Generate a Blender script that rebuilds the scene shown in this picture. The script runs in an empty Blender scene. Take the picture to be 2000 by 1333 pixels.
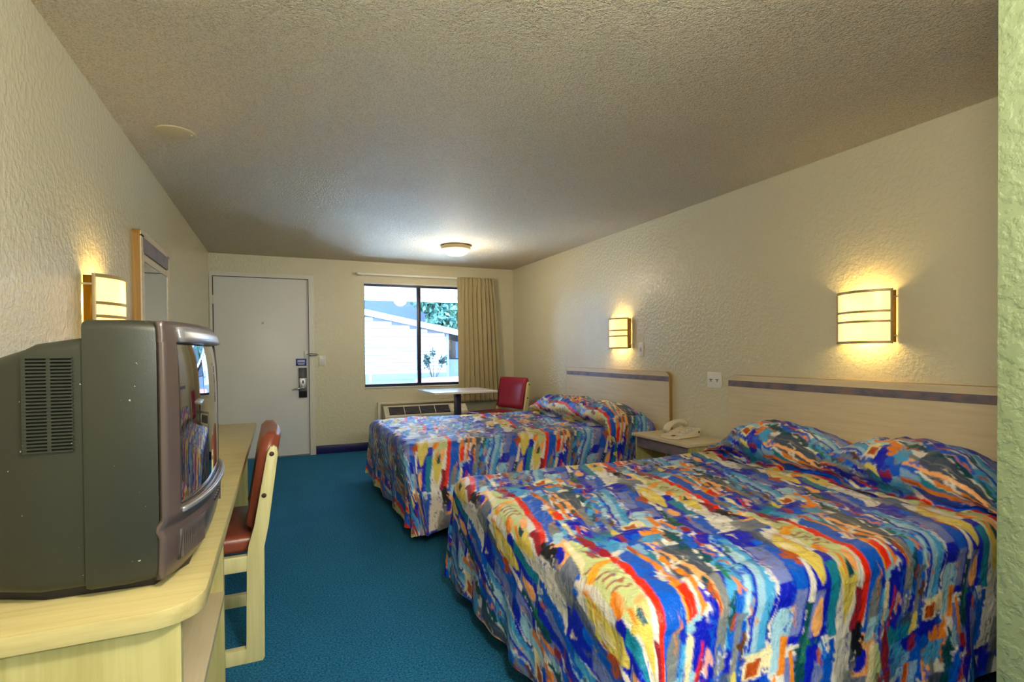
import bpy, bmesh, math, random
import numpy as np
from mathutils import Vector, Matrix

random.seed(7)
rng = np.random.RandomState(11)
S = bpy.context.scene
C = S.collection
PI = math.pi

# ------------------------------------------------------------------ camera
CAM = Vector((0.6945, -6.6661, 1.1826))
yaw, pitch, roll = 0.4085, -0.0124, -0.0085
fw = Vector((math.sin(yaw)*math.cos(pitch), math.cos(yaw)*math.cos(pitch), math.sin(pitch)))
r0 = Vector((math.cos(yaw), -math.sin(yaw), 0)); u0 = r0.cross(fw)
rt = r0*math.cos(roll) + u0*math.sin(roll); up = -r0*math.sin(roll) + u0*math.cos(roll)
cd = bpy.data.cameras.new('camera'); cam = bpy.data.objects.new('camera', cd); C.objects.link(cam)
cam.matrix_world = Matrix(((rt.x, up.x, -fw.x, CAM.x), (rt.y, up.y, -fw.y, CAM.y), (rt.z, up.z, -fw.z, CAM.z), (0, 0, 0, 1)))
cd.sensor_fit = 'HORIZONTAL'; cd.sensor_width = 36; cd.lens = 1049.327/2000*36
cd.shift_y = 33.83/2000; cd.clip_start = 0.05; cd.clip_end = 200
S.camera = cam

# ------------------------------------------------------------------ world, sun, exposure
W = bpy.data.worlds.new('sky'); S.world = W; W.use_nodes = True
nt = W.node_tree; bg = nt.nodes['Background']
bg.inputs['Color'].default_value = (0.40, 0.64, 1.0, 1); bg.inputs['Strength'].default_value = 8.5
sd = bpy.data.lights.new('sun', 'SUN'); sd.energy = 150.0; sd.angle = 0.03; sd.color = (0.56, 0.77, 1.0)
sun = bpy.data.objects.new('sun', sd); C.objects.link(sun)
sun.rotation_euler = Vector((-0.22, -0.86, -0.44)).to_track_quat('-Z', 'Y').to_euler(); sun.location = (0, 40, 20)
S.view_settings.view_transform = 'Standard'; S.view_settings.look = 'None'
S.view_settings.exposure = 0.92; S.view_settings.gamma = 1.0; S.view_settings.use_curve_mapping = False
S.cycles.sample_clamp_indirect = 60.0; S.cycles.diffuse_bounces = 4; S.cycles.max_bounces = 8; S.cycles.transparent_max_bounces = 16
pd = bpy.data.lights.new('window_portal', 'AREA'); pd.shape = 'RECTANGLE'; pd.size = 1.3; pd.size_y = 1.28
pd.cycles.is_portal = True
po = bpy.data.objects.new('window_portal', pd); C.objects.link(po); po.location = (2.3, 0.13, 1.39); po.rotation_euler = (-PI/2, 0, 0)

# ------------------------------------------------------------------ materials
def srgb(r, g, b):
    f = lambda c: (c/255/12.92) if c/255 <= 0.04045 else ((c/255+0.055)/1.055)**2.4
    return (f(r), f(g), f(b), 1)
M = {}
def mat(name, col, rough=0.5, metal=0.0, spec=0.5, coat=0.0):
    m = bpy.data.materials.new(name); m.use_nodes = True
    b = m.node_tree.nodes['Principled BSDF']
    b.inputs['Base Color'].default_value = col; b.inputs['Roughness'].default_value = rough
    b.inputs['Metallic'].default_value = metal; b.inputs['Specular IOR Level'].default_value = spec
    b.inputs['Coat Weight'].default_value = coat
    M[name] = m; return m
def nd(m, t, **kw):
    n = m.node_tree.nodes.new(t)
    for k, v in kw.items():
        if k in n.inputs: n.inputs[k].default_value = v
        else: setattr(n, k, v)
    return n
def lk(m, a, b): m.node_tree.links.new(a, b)
def bsdf(m): return m.node_tree.nodes['Principled BSDF']
def coords(m, scale=(1, 1, 1)):
    t = nd(m, 'ShaderNodeTexCoord'); mp = nd(m, 'ShaderNodeMapping'); mp.inputs['Scale'].default_value = scale
    lk(m, t.outputs['Object'], mp.inputs['Vector']); return mp.outputs['Vector']
def ramp(m, fac, stops):
    r = nd(m, 'ShaderNodeValToRGB'); e = r.color_ramp.elements
    while len(e) < len(stops): e.new(0.5)
    for i, (p, c) in enumerate(stops): e[i].position = p; e[i].color = c
    lk(m, fac, r.inputs['Fac']); return r.outputs['Color']
def bump(m, h, strength, dist):
    b = nd(m, 'ShaderNodeBump'); b.inputs['Strength'].default_value = strength; b.inputs['Distance'].default_value = dist
    lk(m, h, b.inputs['Height']); lk(m, b.outputs['Normal'], bsdf(m).inputs['Normal'])
def noise(m, vec, scale, detail=2, rough=0.5):
    n = nd(m, 'ShaderNodeTexNoise'); n.inputs['Scale'].default_value = scale; n.inputs['Detail'].default_value = detail
    n.inputs['Roughness'].default_value = rough; lk(m, vec, n.inputs['Vector']); return n.outputs['Fac']

def wall_mat(name, col, rough, bs=1.0, sc=1.0):
    m = mat(name, col, rough, spec=0.5); v = coords(m)
    a = noise(m, v, 38*sc, 3, 0.55)
    k = ramp(m, a, [(0.44, (0, 0, 0, 1)), (0.60, (1, 1, 1, 1))])
    b = noise(m, v, 120*sc, 2)
    ad = nd(m, 'ShaderNodeMath', operation='MULTIPLY_ADD'); ad.inputs[1].default_value = 0.35
    lk(m, b, ad.inputs[0]); lk(m, k, ad.inputs[2])
    bump(m, ad.outputs[0], 0.6*bs, 0.004); return m
wall_mat('wall_paint', srgb(208, 201, 174), 0.27, 0.55)
wall_mat('green_paint', srgb(122, 136, 102), 0.55, 0.8, 1.0)
# popcorn ceiling
m = mat('popcorn', srgb(214, 203, 182), 0.6, spec=0.3); v = coords(m)
a = noise(m, v, 75, 3, 0.65); b = noise(m, v, 170, 2, 0.6); c0 = noise(m, v, 1.3, 1)
ad = nd(m, 'ShaderNodeMath', operation='MULTIPLY_ADD'); ad.inputs[1].default_value = 0.5; lk(m, b, ad.inputs[0]); lk(m, a, ad.inputs[2])
a2 = nd(m, 'ShaderNodeMath', operation='MULTIPLY_ADD'); a2.inputs[1].default_value = 1.6; lk(m, c0, a2.inputs[0]); lk(m, ad.outputs[0], a2.inputs[2])
bump(m, a2.outputs[0], 1.0, 0.022)
sp = ramp(m, b, [(0.30, srgb(196, 182, 152)), (0.55, srgb(232, 220, 194))]); lk(m, sp, bsdf(m).inputs['Base Color'])
# carpet
m = mat('carpet', srgb(16, 92, 118), 0.95, spec=0.15); v = coords(m)
a = noise(m, v, 130, 3, 0.7); b = noise(m, v, 3.0, 3, 0.6)
c1 = ramp(m, a, [(0.30, srgb(0, 56, 116)), (0.72, srgb(64, 166, 216))])
c2 = ramp(m, b, [(0.3, (0.86, 0.9, 0.9, 1)), (0.75, (1.0, 1.0, 1.0, 1))])
mx = nd(m, 'ShaderNodeMix', data_type='RGBA', blend_type='MULTIPLY'); mx.inputs['Factor'].default_value = 1
lk(m, c1, mx.inputs['A']); lk(m, c2, mx.inputs['B']); lk(m, mx.outputs['Result'], bsdf(m).inputs['Base Color'])
bump(m, a, 1.0, 0.012)
def wood_mat(name, dark, light, axis, rough=0.38, sc=1.0):
    m = mat(name, light, rough, spec=0.5); s = [26*sc]*3; s[axis] = 1.3*sc
    v = coords(m, s); a = noise(m, v, 2.0, 4, 0.6)
    lk(m, ramp(m, a, [(0.32, dark), (0.62, light)]), bsdf(m).inputs['Base Color']); bump(m, a, 0.06, 0.002); return m
wood_mat('laminate_x', srgb(172, 158, 106), srgb(190, 177, 126), 0)
wood_mat('laminate_y', srgb(200, 184, 152), srgb(212, 196, 166), 1)
wood_mat('laminate_z', srgb(172, 162, 104), srgb(190, 181, 126), 2)
wood_mat('chair_wood', srgb(202, 192, 138), srgb(214, 205, 152), 2)
wood_mat('edge_wood', srgb(150, 108, 52), srgb(176, 132, 66), 2)
m = mat('slate_band', srgb(110, 100, 108), 0.4); v = coords(m, (9, 9, 18))
a = noise(m, v, 1.0, 5, 0.65)
lk(m, ramp(m, a, [(0.3, srgb(84, 82, 100)), (0.5, srgb(112, 106, 116)), (0.62, srgb(136, 108, 104)), (0.75, srgb(100, 96, 112))]), bsdf(m).inputs['Base Color'])
mat('door_paint', srgb(222, 222, 222), 0.4); mat('trim_paint', srgb(208, 204, 192), 0.35)
mat('white_plastic', srgb(228, 226, 218), 0.35); mat('cream_plastic', srgb(226, 214, 188), 0.35)
mat('cover_plate', srgb(200, 186, 152), 0.5)
mat('navy_vinyl', srgb(24, 26, 96), 0.35); mat('black_plastic', srgb(22, 20, 30), 0.4); mat('dark_void', srgb(8, 8, 8), 0.9)
mat('chrome', srgb(215, 215, 215), 0.18, 1.0); mat('brushed', srgb(150, 146, 150), 0.35, 1.0)
mat('bronze', srgb(38, 40, 58), 0.35, 0.3); mat('rod_white', srgb(232, 230, 220), 0.3)
mat('sign_blue', srgb(20, 40, 150), 0.35); mat('print_white', srgb(200, 206, 235), 0.5)
m = mat('vinyl_brown', srgb(136, 66, 48), 0.32); v = coords(m); bump(m, noise(m, v, 140, 2), 0.15, 0.002)
m = mat('vinyl_red', srgb(150, 32, 58), 0.30); v = coords(m); bump(m, noise(m, v, 140, 2), 0.15, 0.002)
mat('table_white', srgb(226, 222, 222), 0.2); mat('post_navy', srgb(20, 20, 66), 0.35)
m = mat('tv_shell', srgb(40, 43, 36), 0.42); v = coords(m)
bump(m, noise(m, v, 500, 2), 0.15, 0.001)
sp = noise(m, v, 160, 0); lk(m, ramp(m, sp, [(0.86, srgb(40, 43, 36)), (0.89, srgb(165, 168, 160))]), bsdf(m).inputs['Base Color'])
mat('tv_bezel', srgb(104, 92, 92), 0.28, 0.55); mat('tv_lip', srgb(150, 152, 160), 0.3, 0.5)
mat('tv_screen', srgb(20, 22, 22), 0.04, 0.0, 1.0, 1.0); mat('tv_grille', srgb(60, 54, 56), 0.6)
bsdf(M['tv_screen']).inputs['IOR'].default_value = 2.4
m = mat('curtain_cloth', srgb(180, 167, 130), 0.8, spec=0.2); v = coords(m, (300, 300, 60)); bump(m, noise(m, v, 1.0, 2), 0.15, 0.001)
m = mat('mirror_glass', srgb(205, 210, 205), 0.02, 1.0)
m = mat('ac_plastic', srgb(208, 200, 178), 0.4)
mat('mattress_cloth', srgb(225, 222, 214), 0.8); mat('base_brown', srgb(70, 50, 40), 0.7)
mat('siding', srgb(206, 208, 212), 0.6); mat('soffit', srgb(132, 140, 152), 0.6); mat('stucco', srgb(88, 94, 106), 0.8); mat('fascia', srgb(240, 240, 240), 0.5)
mat('roof_grey', srgb(120, 122, 128), 0.8); mat('brick_ground', srgb(196, 112, 98), 0.9); mat('asphalt', srgb(92, 94, 98), 0.9); mat('concrete', srgb(222, 222, 220), 0.9)
m = mat('leaf_teal', srgb(80, 130, 112), 0.6); v = coords(m); lk(m, ramp(m, noise(m, v, 3, 2), [(0.3, srgb(40, 96, 96)), (0.7, srgb(140, 180, 140))]), bsdf(m).inputs['Base Color'])
mat('leaf_dark', srgb(46, 74, 66), 0.6); mat('bark', srgb(80, 66, 56), 0.9)

def emit(name, col, strength, mixcol=None, fac=0.0):
    m = bpy.data.materials.new(name); m.use_nodes = True; n = m.node_tree.nodes
    b = n['Principled BSDF']; b.inputs['Base Color'].default_value = mixcol or col; b.inputs['Roughness'].default_value = 0.25
    b.inputs['Emission Color'].default_value = col; b.inputs['Emission Strength'].default_value = strength
    M[name] = m; return m
m = emit('sconce_glass', (1.0, 0.80, 0.34, 1), 0.36, srgb(250, 235, 180))
tl = m.node_tree.nodes.new('ShaderNodeBsdfTranslucent'); tl.inputs['Color'].default_value = (0.30, 0.25, 0.13, 1)
ad = m.node_tree.nodes.new('ShaderNodeAddShader'); m.node_tree.links.new(bsdf(m).outputs[0], ad.inputs[0]); m.node_tree.links.new(tl.outputs[0], ad.inputs[1])
m.node_tree.links.new(ad.outputs[0], m.node_tree.nodes['Material Output'].inputs['Surface'])
mat('strap_metal', srgb(176, 156, 116), 0.45, 0.5)
emit('bulb', (1.0, 0.72, 0.34, 1), 12.0)
emit('dome_glass', (1.0, 0.80, 0.45, 1), 2.6, srgb(250, 235, 190))
emit('tube_glass', (0.93, 1.0, 0.80, 1), 14.0)
# window glass: thin, clear, with fresnel reflection
m = bpy.data.materials.new('glass'); m.use_nodes = True; n = m.node_tree.nodes; n.remove(n['Principled BSDF'])
tr = nd(m, 'ShaderNodeBsdfTransparent'); tr.inputs['Color'].default_value = (0.93, 0.97, 1, 1)
gl = nd(m, 'ShaderNodeBsdfGlossy'); gl.inputs['Roughness'].default_value = 0.0
fr = nd(m, 'ShaderNodeFresnel'); fr.inputs['IOR'].default_value = 1.5
mx = nd(m, 'ShaderNodeMixShader'); lk(m, fr.outputs[0], mx.inputs[0]); lk(m, tr.outputs[0], mx.inputs[1]); lk(m, gl.outputs[0], mx.inputs[2])
lk(m, mx.outputs[0], n['Material Output'].inputs['Surface']); M['glass'] = m
m = bpy.data.materials.new('shade_side'); m.use_nodes = True; n = m.node_tree.nodes; n.remove(n['Principled BSDF'])
tr = nd(m, 'ShaderNodeBsdfTransparent'); tr.inputs['Color'].default_value = (1, 0.85, 0.45, 1); tl = nd(m, 'ShaderNodeBsdfTranslucent'); tl.inputs['Color'].default_value = (0.10, 0.07, 0.02, 1)
mx = nd(m, 'ShaderNodeMixShader'); mx.inputs[0].default_value = 0.9; lk(m, tr.outputs[0], mx.inputs[1]); lk(m, tl.outputs[0], mx.inputs[2])
lk(m, mx.outputs[0], n['Material Output'].inputs['Surface']); M['shade_side'] = m
# insect screen: hazy
m = bpy.data.materials.new('screen_mesh'); m.use_nodes = True; n = m.node_tree.nodes; n.remove(n['Principled BSDF'])
tr = nd(m, 'ShaderNodeBsdfTransparent'); tl = nd(m, 'ShaderNodeBsdfTranslucent'); tl.inputs['Color'].default_value = srgb(205, 218, 240)
mx = nd(m, 'ShaderNodeMixShader'); mx.inputs[0].default_value = 0.02; lk(m, tr.outputs[0], mx.inputs[1]); lk(m, tl.outputs[0], mx.inputs[2])
lk(m, mx.outputs[0], n['Material Output'].inputs['Surface']); M['screen_mesh'] = m
# bedspread: printed cloth, colour attribute + weave + quilting wrinkles
m = mat('spread_cloth', (0.5, 0.5, 0.5, 1), 0.40, spec=0.45)
at = nd(m, 'ShaderNodeVertexColor'); at.layer_name = 'print'; lk(m, at.outputs['Color'], bsdf(m).inputs['Base Color'])
v = coords(m, (1, 1, 1)); a = noise(m, v, 34, 3, 0.6); b = noise(m, v, 9, 2)
ad = nd(m, 'ShaderNodeMath', operation='ADD'); lk(m, a, ad.inputs[0]); lk(m, b, ad.inputs[1]); bump(m, ad.outputs[0], 0.75, 0.010)

# ------------------------------------------------------------------ mesh helpers
def obj(name, bm, material, parent=None, smooth=False, loc=None):
    me = bpy.data.meshes.new(name); bm.to_mesh(me); bm.free()
    me.materials.append(M[material])
    for p in me.polygons: p.use_smooth = True
    if not smooth: me.set_sharp_from_angle(angle=0.6)
    o = bpy.data.objects.new(name, me); C.objects.link(o)
    if parent: o.parent = parent
    if loc: o.location = loc
    return o
def share(name, src, parent=None, loc=(0, 0, 0), rot=(0, 0, 0)):
    o = bpy.data.objects.new(name, src.data); C.objects.link(o); o.location = loc; o.rotation_euler = rot
    if parent: o.parent = parent
    return o
def empty(name, loc=(0, 0, 0), rz=0):
    o = bpy.data.objects.new(name, None); C.objects.link(o); o.location = loc; o.rotation_euler = (0, 0, rz); o.empty_display_size = 0.1; return o
def tag(o, label, cat, group=None):
    o['label'] = label; o['category'] = cat
    if group: o['group'] = group
    return o
def struct(o, label=None, cat=None):
    o['kind'] = 'structure'
    if label: o['label'] = label
    if cat: o['category'] = cat
    return o
def copy_tree(o, parent=None):
    c = o.copy(); C.objects.link(c); c.parent = parent
    for ch in list(o.children): copy_tree(ch, c)
    return c
def box(bm, x0, x1, y0, y1, z0, z1, bev=0.0, seg=2):
    r = bmesh.ops.create_cube(bm, size=1)
    for vv in r['verts']:
        vv.co = Vector(((x0+x1)/2+vv.co.x*(x1-x0), (y0+y1)/2+vv.co.y*(y1-y0), (z0+z1)/2+vv.co.z*(z1-z0)))
    if bev > 0:
        es = list({e for vv in r['verts'] for e in vv.link_edges})
        bmesh.ops.bevel(bm, geom=es, offset=bev, segments=seg, affect='EDGES', profile=0.5)
    return bm
def B(x0, x1, y0, y1, z0, z1, bev=0.0, seg=2): return box(bmesh.new(), x0, x1, y0, y1, z0, z1, bev, seg)
def prism(pts, axis, a0, a1, bm=None, bev=0.0):
    """extrude polygon pts (2-D) along axis from a0 to a1"""
    bm = bm or bmesh.new()
    def P(p, a):
        return {'x': (a, p[0], p[1]), 'y': (p[0], a, p[1]), 'z': (p[0], p[1], a)}[axis]
    A = [bm.verts.new(P(p, a0)) for p in pts]; Bv = [bm.verts.new(P(p, a1)) for p in pts]
    n = len(pts); fs = [bm.faces.new(A), bm.faces.new(Bv[::-1])]
    for i in range(n): fs.append(bm.faces.new((A[i], Bv[i], Bv[(i+1) % n], A[(i+1) % n])))
    bmesh.ops.recalc_face_normals(bm, faces=fs)
    if bev > 0:
        es = list(fs[0].edges)+list(fs[1].edges)
        bmesh.ops.bevel(bm, geom=es, offset=bev, segments=2, affect='EDGES', profile=0.5)
    return bm
def rrect(x0, x1, z0, z1, r, corners=(1, 1, 1, 1), n=6):
    """rounded rectangle: corners order bl, br, tr, tl"""
    out = []
    for (cx, cz, a0, on, px, pz) in ((x0+r, z0+r, PI, corners[0], x0, z0), (x1-r, z0+r, 1.5*PI, corners[1], x1, z0), (x1-r, z1-r, 0, corners[2], x1, z1), (x0+r, z1-r, PI/2, corners[3], x0, z1)):
        if on:
            for i in range(n+1):
                a = a0+PI/2*i/n; out.append((cx+r*math.cos(a), cz+r*math.sin(a)))
        else: out.append((px, pz))
    return out
def tube(path, r, n=10, bm=None, caps=True):
    bm = bm or bmesh.new(); path = [Vector(p) for p in path]; rings = []
    prev = None
    for i, p in enumerate(path):
        t = (path[min(i+1, len(path)-1)]-path[max(i-1, 0)]).normalized()
        if prev is None:
            a = t.orthogonal().normalized()
        else:
            a = (prev-t*prev.dot(t)).normalized()
        prev = a; b2 = t.cross(a); rr = r[i] if isinstance(r, (list, tuple)) else r
        rings.append([bm.verts.new(p+(a*math.cos(2*PI*k/n)+b2*math.sin(2*PI*k/n))*rr) for k in range(n)])
    for i in range(len(rings)-1):
        for k in range(n): bm.faces.new((rings[i][k], rings[i][(k+1) % n], rings[i+1][(k+1) % n], rings[i+1][k]))
    if caps: bm.faces.new(rings[0][::-1]); bm.faces.new(rings[-1])
    bmesh.ops.recalc_face_normals(bm, faces=bm.faces); return bm
def lathe(prof, n=32, bm=None, c=(0, 0, 0)):
    bm = bm or bmesh.new(); rings = []
    for (r, z) in prof: rings.append([bm.verts.new((c[0]+max(r, 1e-4)*math.cos(2*PI*k/n), c[1]+max(r, 1e-4)*math.sin(2*PI*k/n), c[2]+z)) for k in range(n)])
    for i in range(len(rings)-1):
        for k in range(n): bm.faces.new((rings[i][k], rings[i][(k+1) % n], rings[i+1][(k+1) % n], rings[i+1][k]))
    bmesh.ops.recalc_face_normals(bm, faces=bm.faces); return bm
def loft(rings, cap0=True, cap1=True):
    bm = bmesh.new(); R = [[bm.verts.new(p) for p in ring] for ring in rings]; n = len(R[0])
    for i in range(len(R)-1):
        for k in range(n): bm.faces.new((R[i][k], R[i][(k+1) % n], R[i+1][(k+1) % n], R[i+1][k]))
    if cap0: bm.faces.new(R[0][::-1])
    if cap1: bm.faces.new(R[-1])
    bmesh.ops.recalc_face_normals(bm, faces=bm.faces); return bm
def grid_mesh(name, P, material, parent=None, mask=None, smooth=True):
    """P: (n,m,3) array"""
    n, mm = P.shape[:2]; idx = np.arange(n*mm).reshape(n, mm)
    F = np.stack([idx[:-1, :-1], idx[1:, :-1], idx[1:, 1:], idx[:-1, 1:]], -1).reshape(-1, 4)
    if mask is not None: F = F[mask.reshape(-1)]
    me = bpy.data.meshes.new(name); me.vertices.add(n*mm); me.vertices.foreach_set('co', P.reshape(-1).astype(np.float32))
    me.loops.add(F.size); me.polygons.add(len(F)); me.loops.foreach_set('vertex_index', F.reshape(-1).astype(np.int32))
    me.polygons.foreach_set('loop_start', np.arange(0, F.size, 4, dtype=np.int32))
    me.polygons.foreach_set('use_smooth', np.full(len(F), smooth))
    me.update(calc_edges=True); me.materials.append(M[material])
    o = bpy.data.objects.new(name, me); C.objects.link(o)
    if parent: o.parent = parent
    return o

# ------------------------------------------------------------------ room shell
RW, H, YB = 3.6023, 2.286, -8.3
struct(obj('floor', B(-0.12, RW+0.12, YB-0.12, 0.12, -0.1, 0.0), 'carpet'), 'teal blue loop pile carpet covering the room floor', 'carpet')
struct(obj('ceiling', B(-0.12, RW+0.12, YB-0.12, 0.12, H, H+0.1), 'popcorn'), 'sprayed popcorn texture ceiling in cream beige', 'ceiling')
struct(obj('wall_left', B(-0.12, 0, YB-0.12, 0.12, 0, H), 'wall_paint'), 'cream textured side wall behind television and mirror', 'wall')
struct(obj('wall_right', B(RW, RW+0.12, YB-0.12, 0.12, 0, H), 'wall_paint'), 'cream textured side wall behind the headboards', 'wall')
struct(obj('wall_back', B(0, RW, YB-0.12, YB, 0, H), 'wall_paint'), 'cream wall behind the viewer', 'wall')
WX0, WX1, WZ0, WZ1 = 1.640, 2.985, 0.762, 2.028     # window opening
DX0, DX1, DZ1 = 0.030, 1.018, 2.045                  # door opening
bm = bmesh.new()
box(bm, 0, DX0, 0, 0.12, 0, H); box(bm, DX0, DX1, 0, 0.12, DZ1, H); box(bm, DX1, WX0, 0, 0.12, 0, H)
box(bm, WX0, WX1, 0, 0.12, 0, WZ0); box(bm, WX0, WX1, 0, 0.12, WZ1, H); box(bm, WX1, RW, 0, 0.12, 0, H)
struct(obj('wall_far', bm, 'wall_paint'), 'cream end wall with the door and window', 'wall')
struct(obj('wall_partition', B(2.010, RW, -6.20, -6.0650, 0, H, 0.004, 2), 'green_paint'), 'pale green textured partition wall end at right edge', 'wall')
struct(obj('baseboard_far', B(1.075, RW, -0.012, 0, 0, 0.1, 0.003), 'navy_vinyl'), 'navy blue vinyl baseboard under the window wall', 'baseboard')
struct(obj('baseboard_right', B(RW-0.012, RW, -6.06, -0.012, 0, 0.1, 0.003), 'navy_vinyl'), 'navy blue vinyl baseboard behind the beds', 'baseboard')
struct(obj('baseboard_left', B(0, 0.012, -8.2, 0, 0, 0.1, 0.003), 'navy_vinyl'), 'navy blue vinyl baseboard behind the desk', 'baseboard')

# door
d = empty('door_1', (0.5, 0.03, 0)); struct(d, 'plain off-white entrance door in a pale frame', 'door')
def dl(bm): bmesh.ops.translate(bm, verts=bm.verts, vec=(-0.5, -0.03, 0)); return bm
obj('door_slab', dl(B(0.040, 1.008, 0.012, 0.055, 0.012, 2.036, 0.002)), 'door_paint', d)
obj('door_frame', dl(box(box(box(bmesh.new(), 0.004, 0.032, -0.014, 0.1, 0, 2.085), 1.013, 1.070, -0.014, 0.1, 0, 2.085), 0.032, 1.013, -0.014, 0.1, 2.041, 2.085)), 'trim_paint', d)
obj('threshold', dl(B(0.03, 1.018, 0.0, 0.12, 0, 0.011)), 'brushed', d)
obj('stop_backing', dl(B(0.03, 1.018, 0.07, 0.1, 0.011, 2.045)), 'dark_void', d)
for z in (1.78, 1.02, 0.25): obj('hinge', dl(B(0.030, 0.046, 0.0, 0.012, z-0.05, z+0.05, 0.003)), 'trim_paint', d)
lp = obj('lock_plate', dl(B(0.896, 0.984, -0.006, 0.012, 0.672, 1.016, 0.003)), 'black_plastic', d)
obj('lock_case', dl(B(0.901, 0.984, -0.022, -0.006, 0.745, 0.900, 0.006)), 'brushed', lp)
obj('thumb_turn', dl(B(0.932, 0.950, -0.030, -0.022, 0.836, 0.872, 0.003)), 'black_plastic', lp)
obj('lever_handle', dl(tube([(0.955, -0.022, 0.785), (0.955, -0.055, 0.786), (0.935, -0.068, 0.786), (0.87, -0.07, 0.778), (0.825, -0.062, 0.770)], [0.013, 0.011, 0.010, 0.010, 0.007], 10)), 'chrome', lp, True)
sg = obj('notice_sign', dl(B(0.868, 0.982, 0.006, 0.012, 1.040, 1.122, 0.001)), 'sign_blue', d)
for z, x0, x1, h in ((1.096, 0.885, 0.963, 0.014), (1.086, 0.882, 0.968, 0.003), (1.070, 0.885, 0.965, 0.008), (1.056, 0.890, 0.960, 0.006)):
    obj('printed_line', dl(B(x0, x1, 0.005, 0.0062, z-h/2, z+h/2)), 'print_white', sg)
ph = bmesh.new(); lathe([(0.012, 0), (0.012, 0.006), (0.008, 0.008), (0.0, 0.008)], 16, ph); bmesh.ops.rotate(ph, verts=ph.verts, matrix=Matrix.Rotation(PI/2, 3, 'X')); bmesh.ops.translate(ph, verts=ph.verts, vec=(0.526, 0.012, 1.531))
obj('peephole', dl(ph), 'chrome', d, True)
sb = obj('latch_plate', dl(B(0.956, 0.998, 0.0, 0.012, 1.137, 1.212, 0.006)), 'white_plastic', d)
obj('swing_bar', dl(tube([(0.985, -0.012, 1.170), (1.03, -0.035, 1.180), (1.09, -0.04, 1.176), (1.112, -0.04, 1.168), (1.09, -0.04, 1.160), (1.03, -0.035, 1.156), (1.01, -0.02, 1.160)], 0.005, 8)), 'brushed', d, True)

# window
w = empty('window_1', ((WX0+WX1)/2, 0.06, WZ0)); struct(w, 'dark bronze sliding window with two panes', 'window')
ox, oy, oz = (WX0+WX1)/2, 0.06, WZ0
def wl(bm): bmesh.ops.translate(bm, verts=bm.verts, vec=(-ox, -oy, -oz)); return bm
f = 0.028
bm = bmesh.new()
box(bm, WX0, WX0+0.012, 0.05, 0.10, WZ0, WZ1); box(bm, WX1-f, WX1, 0.05, 0.10, WZ0, WZ1)
box(bm, WX0+0.012, WX1-f, 0.05, 0.10, WZ0, WZ0+f+0.006); box(bm, WX0+0.012, WX1-f, 0.05, 0.10, WZ1-f, WZ1)
obj('window_frame', wl(bm), 'bronze', w)
obj('mullion', wl(B(2.298, 2.345, 0.045, 0.095, WZ0+f+0.006, WZ1-f, 0.003)), 'bronze', w)
obj('pane', wl(B(WX0+0.012, 2.298, 0.080, 0.084, WZ0+f, WZ1-f)), 'glass', w)
obj('pane', wl(B(2.345, WX1-f, 0.060, 0.064, WZ0+f, WZ1-f)), 'glass', w)
P = np.array([[[WX0+0.012-ox, 0.092-oy, WZ0+f-oz], [WX0+0.012-ox, 0.092-oy, WZ1-f-oz]], [[2.298-ox, 0.092-oy, WZ0+f-oz], [2.298-ox, 0.092-oy, WZ1-f-oz]]])
grid_mesh('insect_screen', P, 'screen_mesh', w)
obj('window_sill', wl(B(WX0-0.004, WX1+0.01, -0.012, 0.05, WZ0-0.012, WZ0+0.002, 0.002)), 'trim_paint', w)
bm = bmesh.new(); box(bm, WX0, WX1, -0.004, 0.05, WZ1-0.004, WZ1+0.016); obj('window_head_trim', wl(bm), 'trim_paint', w)

# ------------------------------------------------------------------ bedspread print (one repeat, 0.76 x 0.70 m)
N = 420
def lattice(nx, ny, rs): return rs.rand(nx, ny)
def vnoise(x, y, L):
    nx, ny = L.shape; xi = np.floor(x).astype(int); yi = np.floor(y).astype(int); fx = x-xi; fy = y-yi
    fx = fx*fx*(3-2*fx); fy = fy*fy*(3-2*fy)
    a = L[xi % nx, yi % ny]; b = L[(xi+1) % nx, yi % ny]; c = L[xi % nx, (yi+1) % ny]; dd = L[(xi+1) % nx, (yi+1) % ny]
    return (a*(1-fx)+b*fx)*(1-fy)+(c*(1-fx)+dd*fx)*fy
gu, gv = np.meshgrid((np.arange(N)+.5)/N, (np.arange(N)+.5)/N, indexing='ij')
L1, L2, L3, L4 = lattice(9, 9, rng), lattice(9, 9, rng), lattice(60, 60, rng), lattice(60, 60, rng)
wu = gu+0.030*(vnoise(gu*9, gv*9, L1)-.5)+0.006*(vnoise(gu*60, gv*60, L3)-.5)
wv = gv+0.030*(vnoise(gu*9, gv*9, L2)-.5)+0.010*(vnoise(gu*60, gv*60, L4)-.5)
ju = wu+0.030*(np.floor(vnoise(gu*60, gv*60, L4)*4)/4-.5)
jv = wv+0.055*(vnoise(gu*60, gv*3, L3)-.5)
K = dict(royal=(6, 22, 186), cobalt=(0, 88, 208), sky=(70, 158, 214), light=(158, 200, 222), lav=(112, 124, 190), white=(226, 220, 214), cream=(240, 222, 176),
         yel=(222, 200, 96), pgreen=(196, 206, 146), oran=(232, 132, 34), rust=(184, 76, 20), red=(232, 40, 12), maroon=(150, 26, 44), peach=(248, 176, 110),
         grey=(122, 126, 130), slate=(70, 82, 104), dteal=(8, 72, 84), green=(34, 112, 88), black=(22, 22, 34), pink=(228, 164, 158), teal=(20, 130, 160), brown=(96, 52, 26), amber=(240, 164, 40))
TILE = np.zeros((N, N, 3)); TILE[:] = np.array(srgb(*K['white'])[:3])
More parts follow.
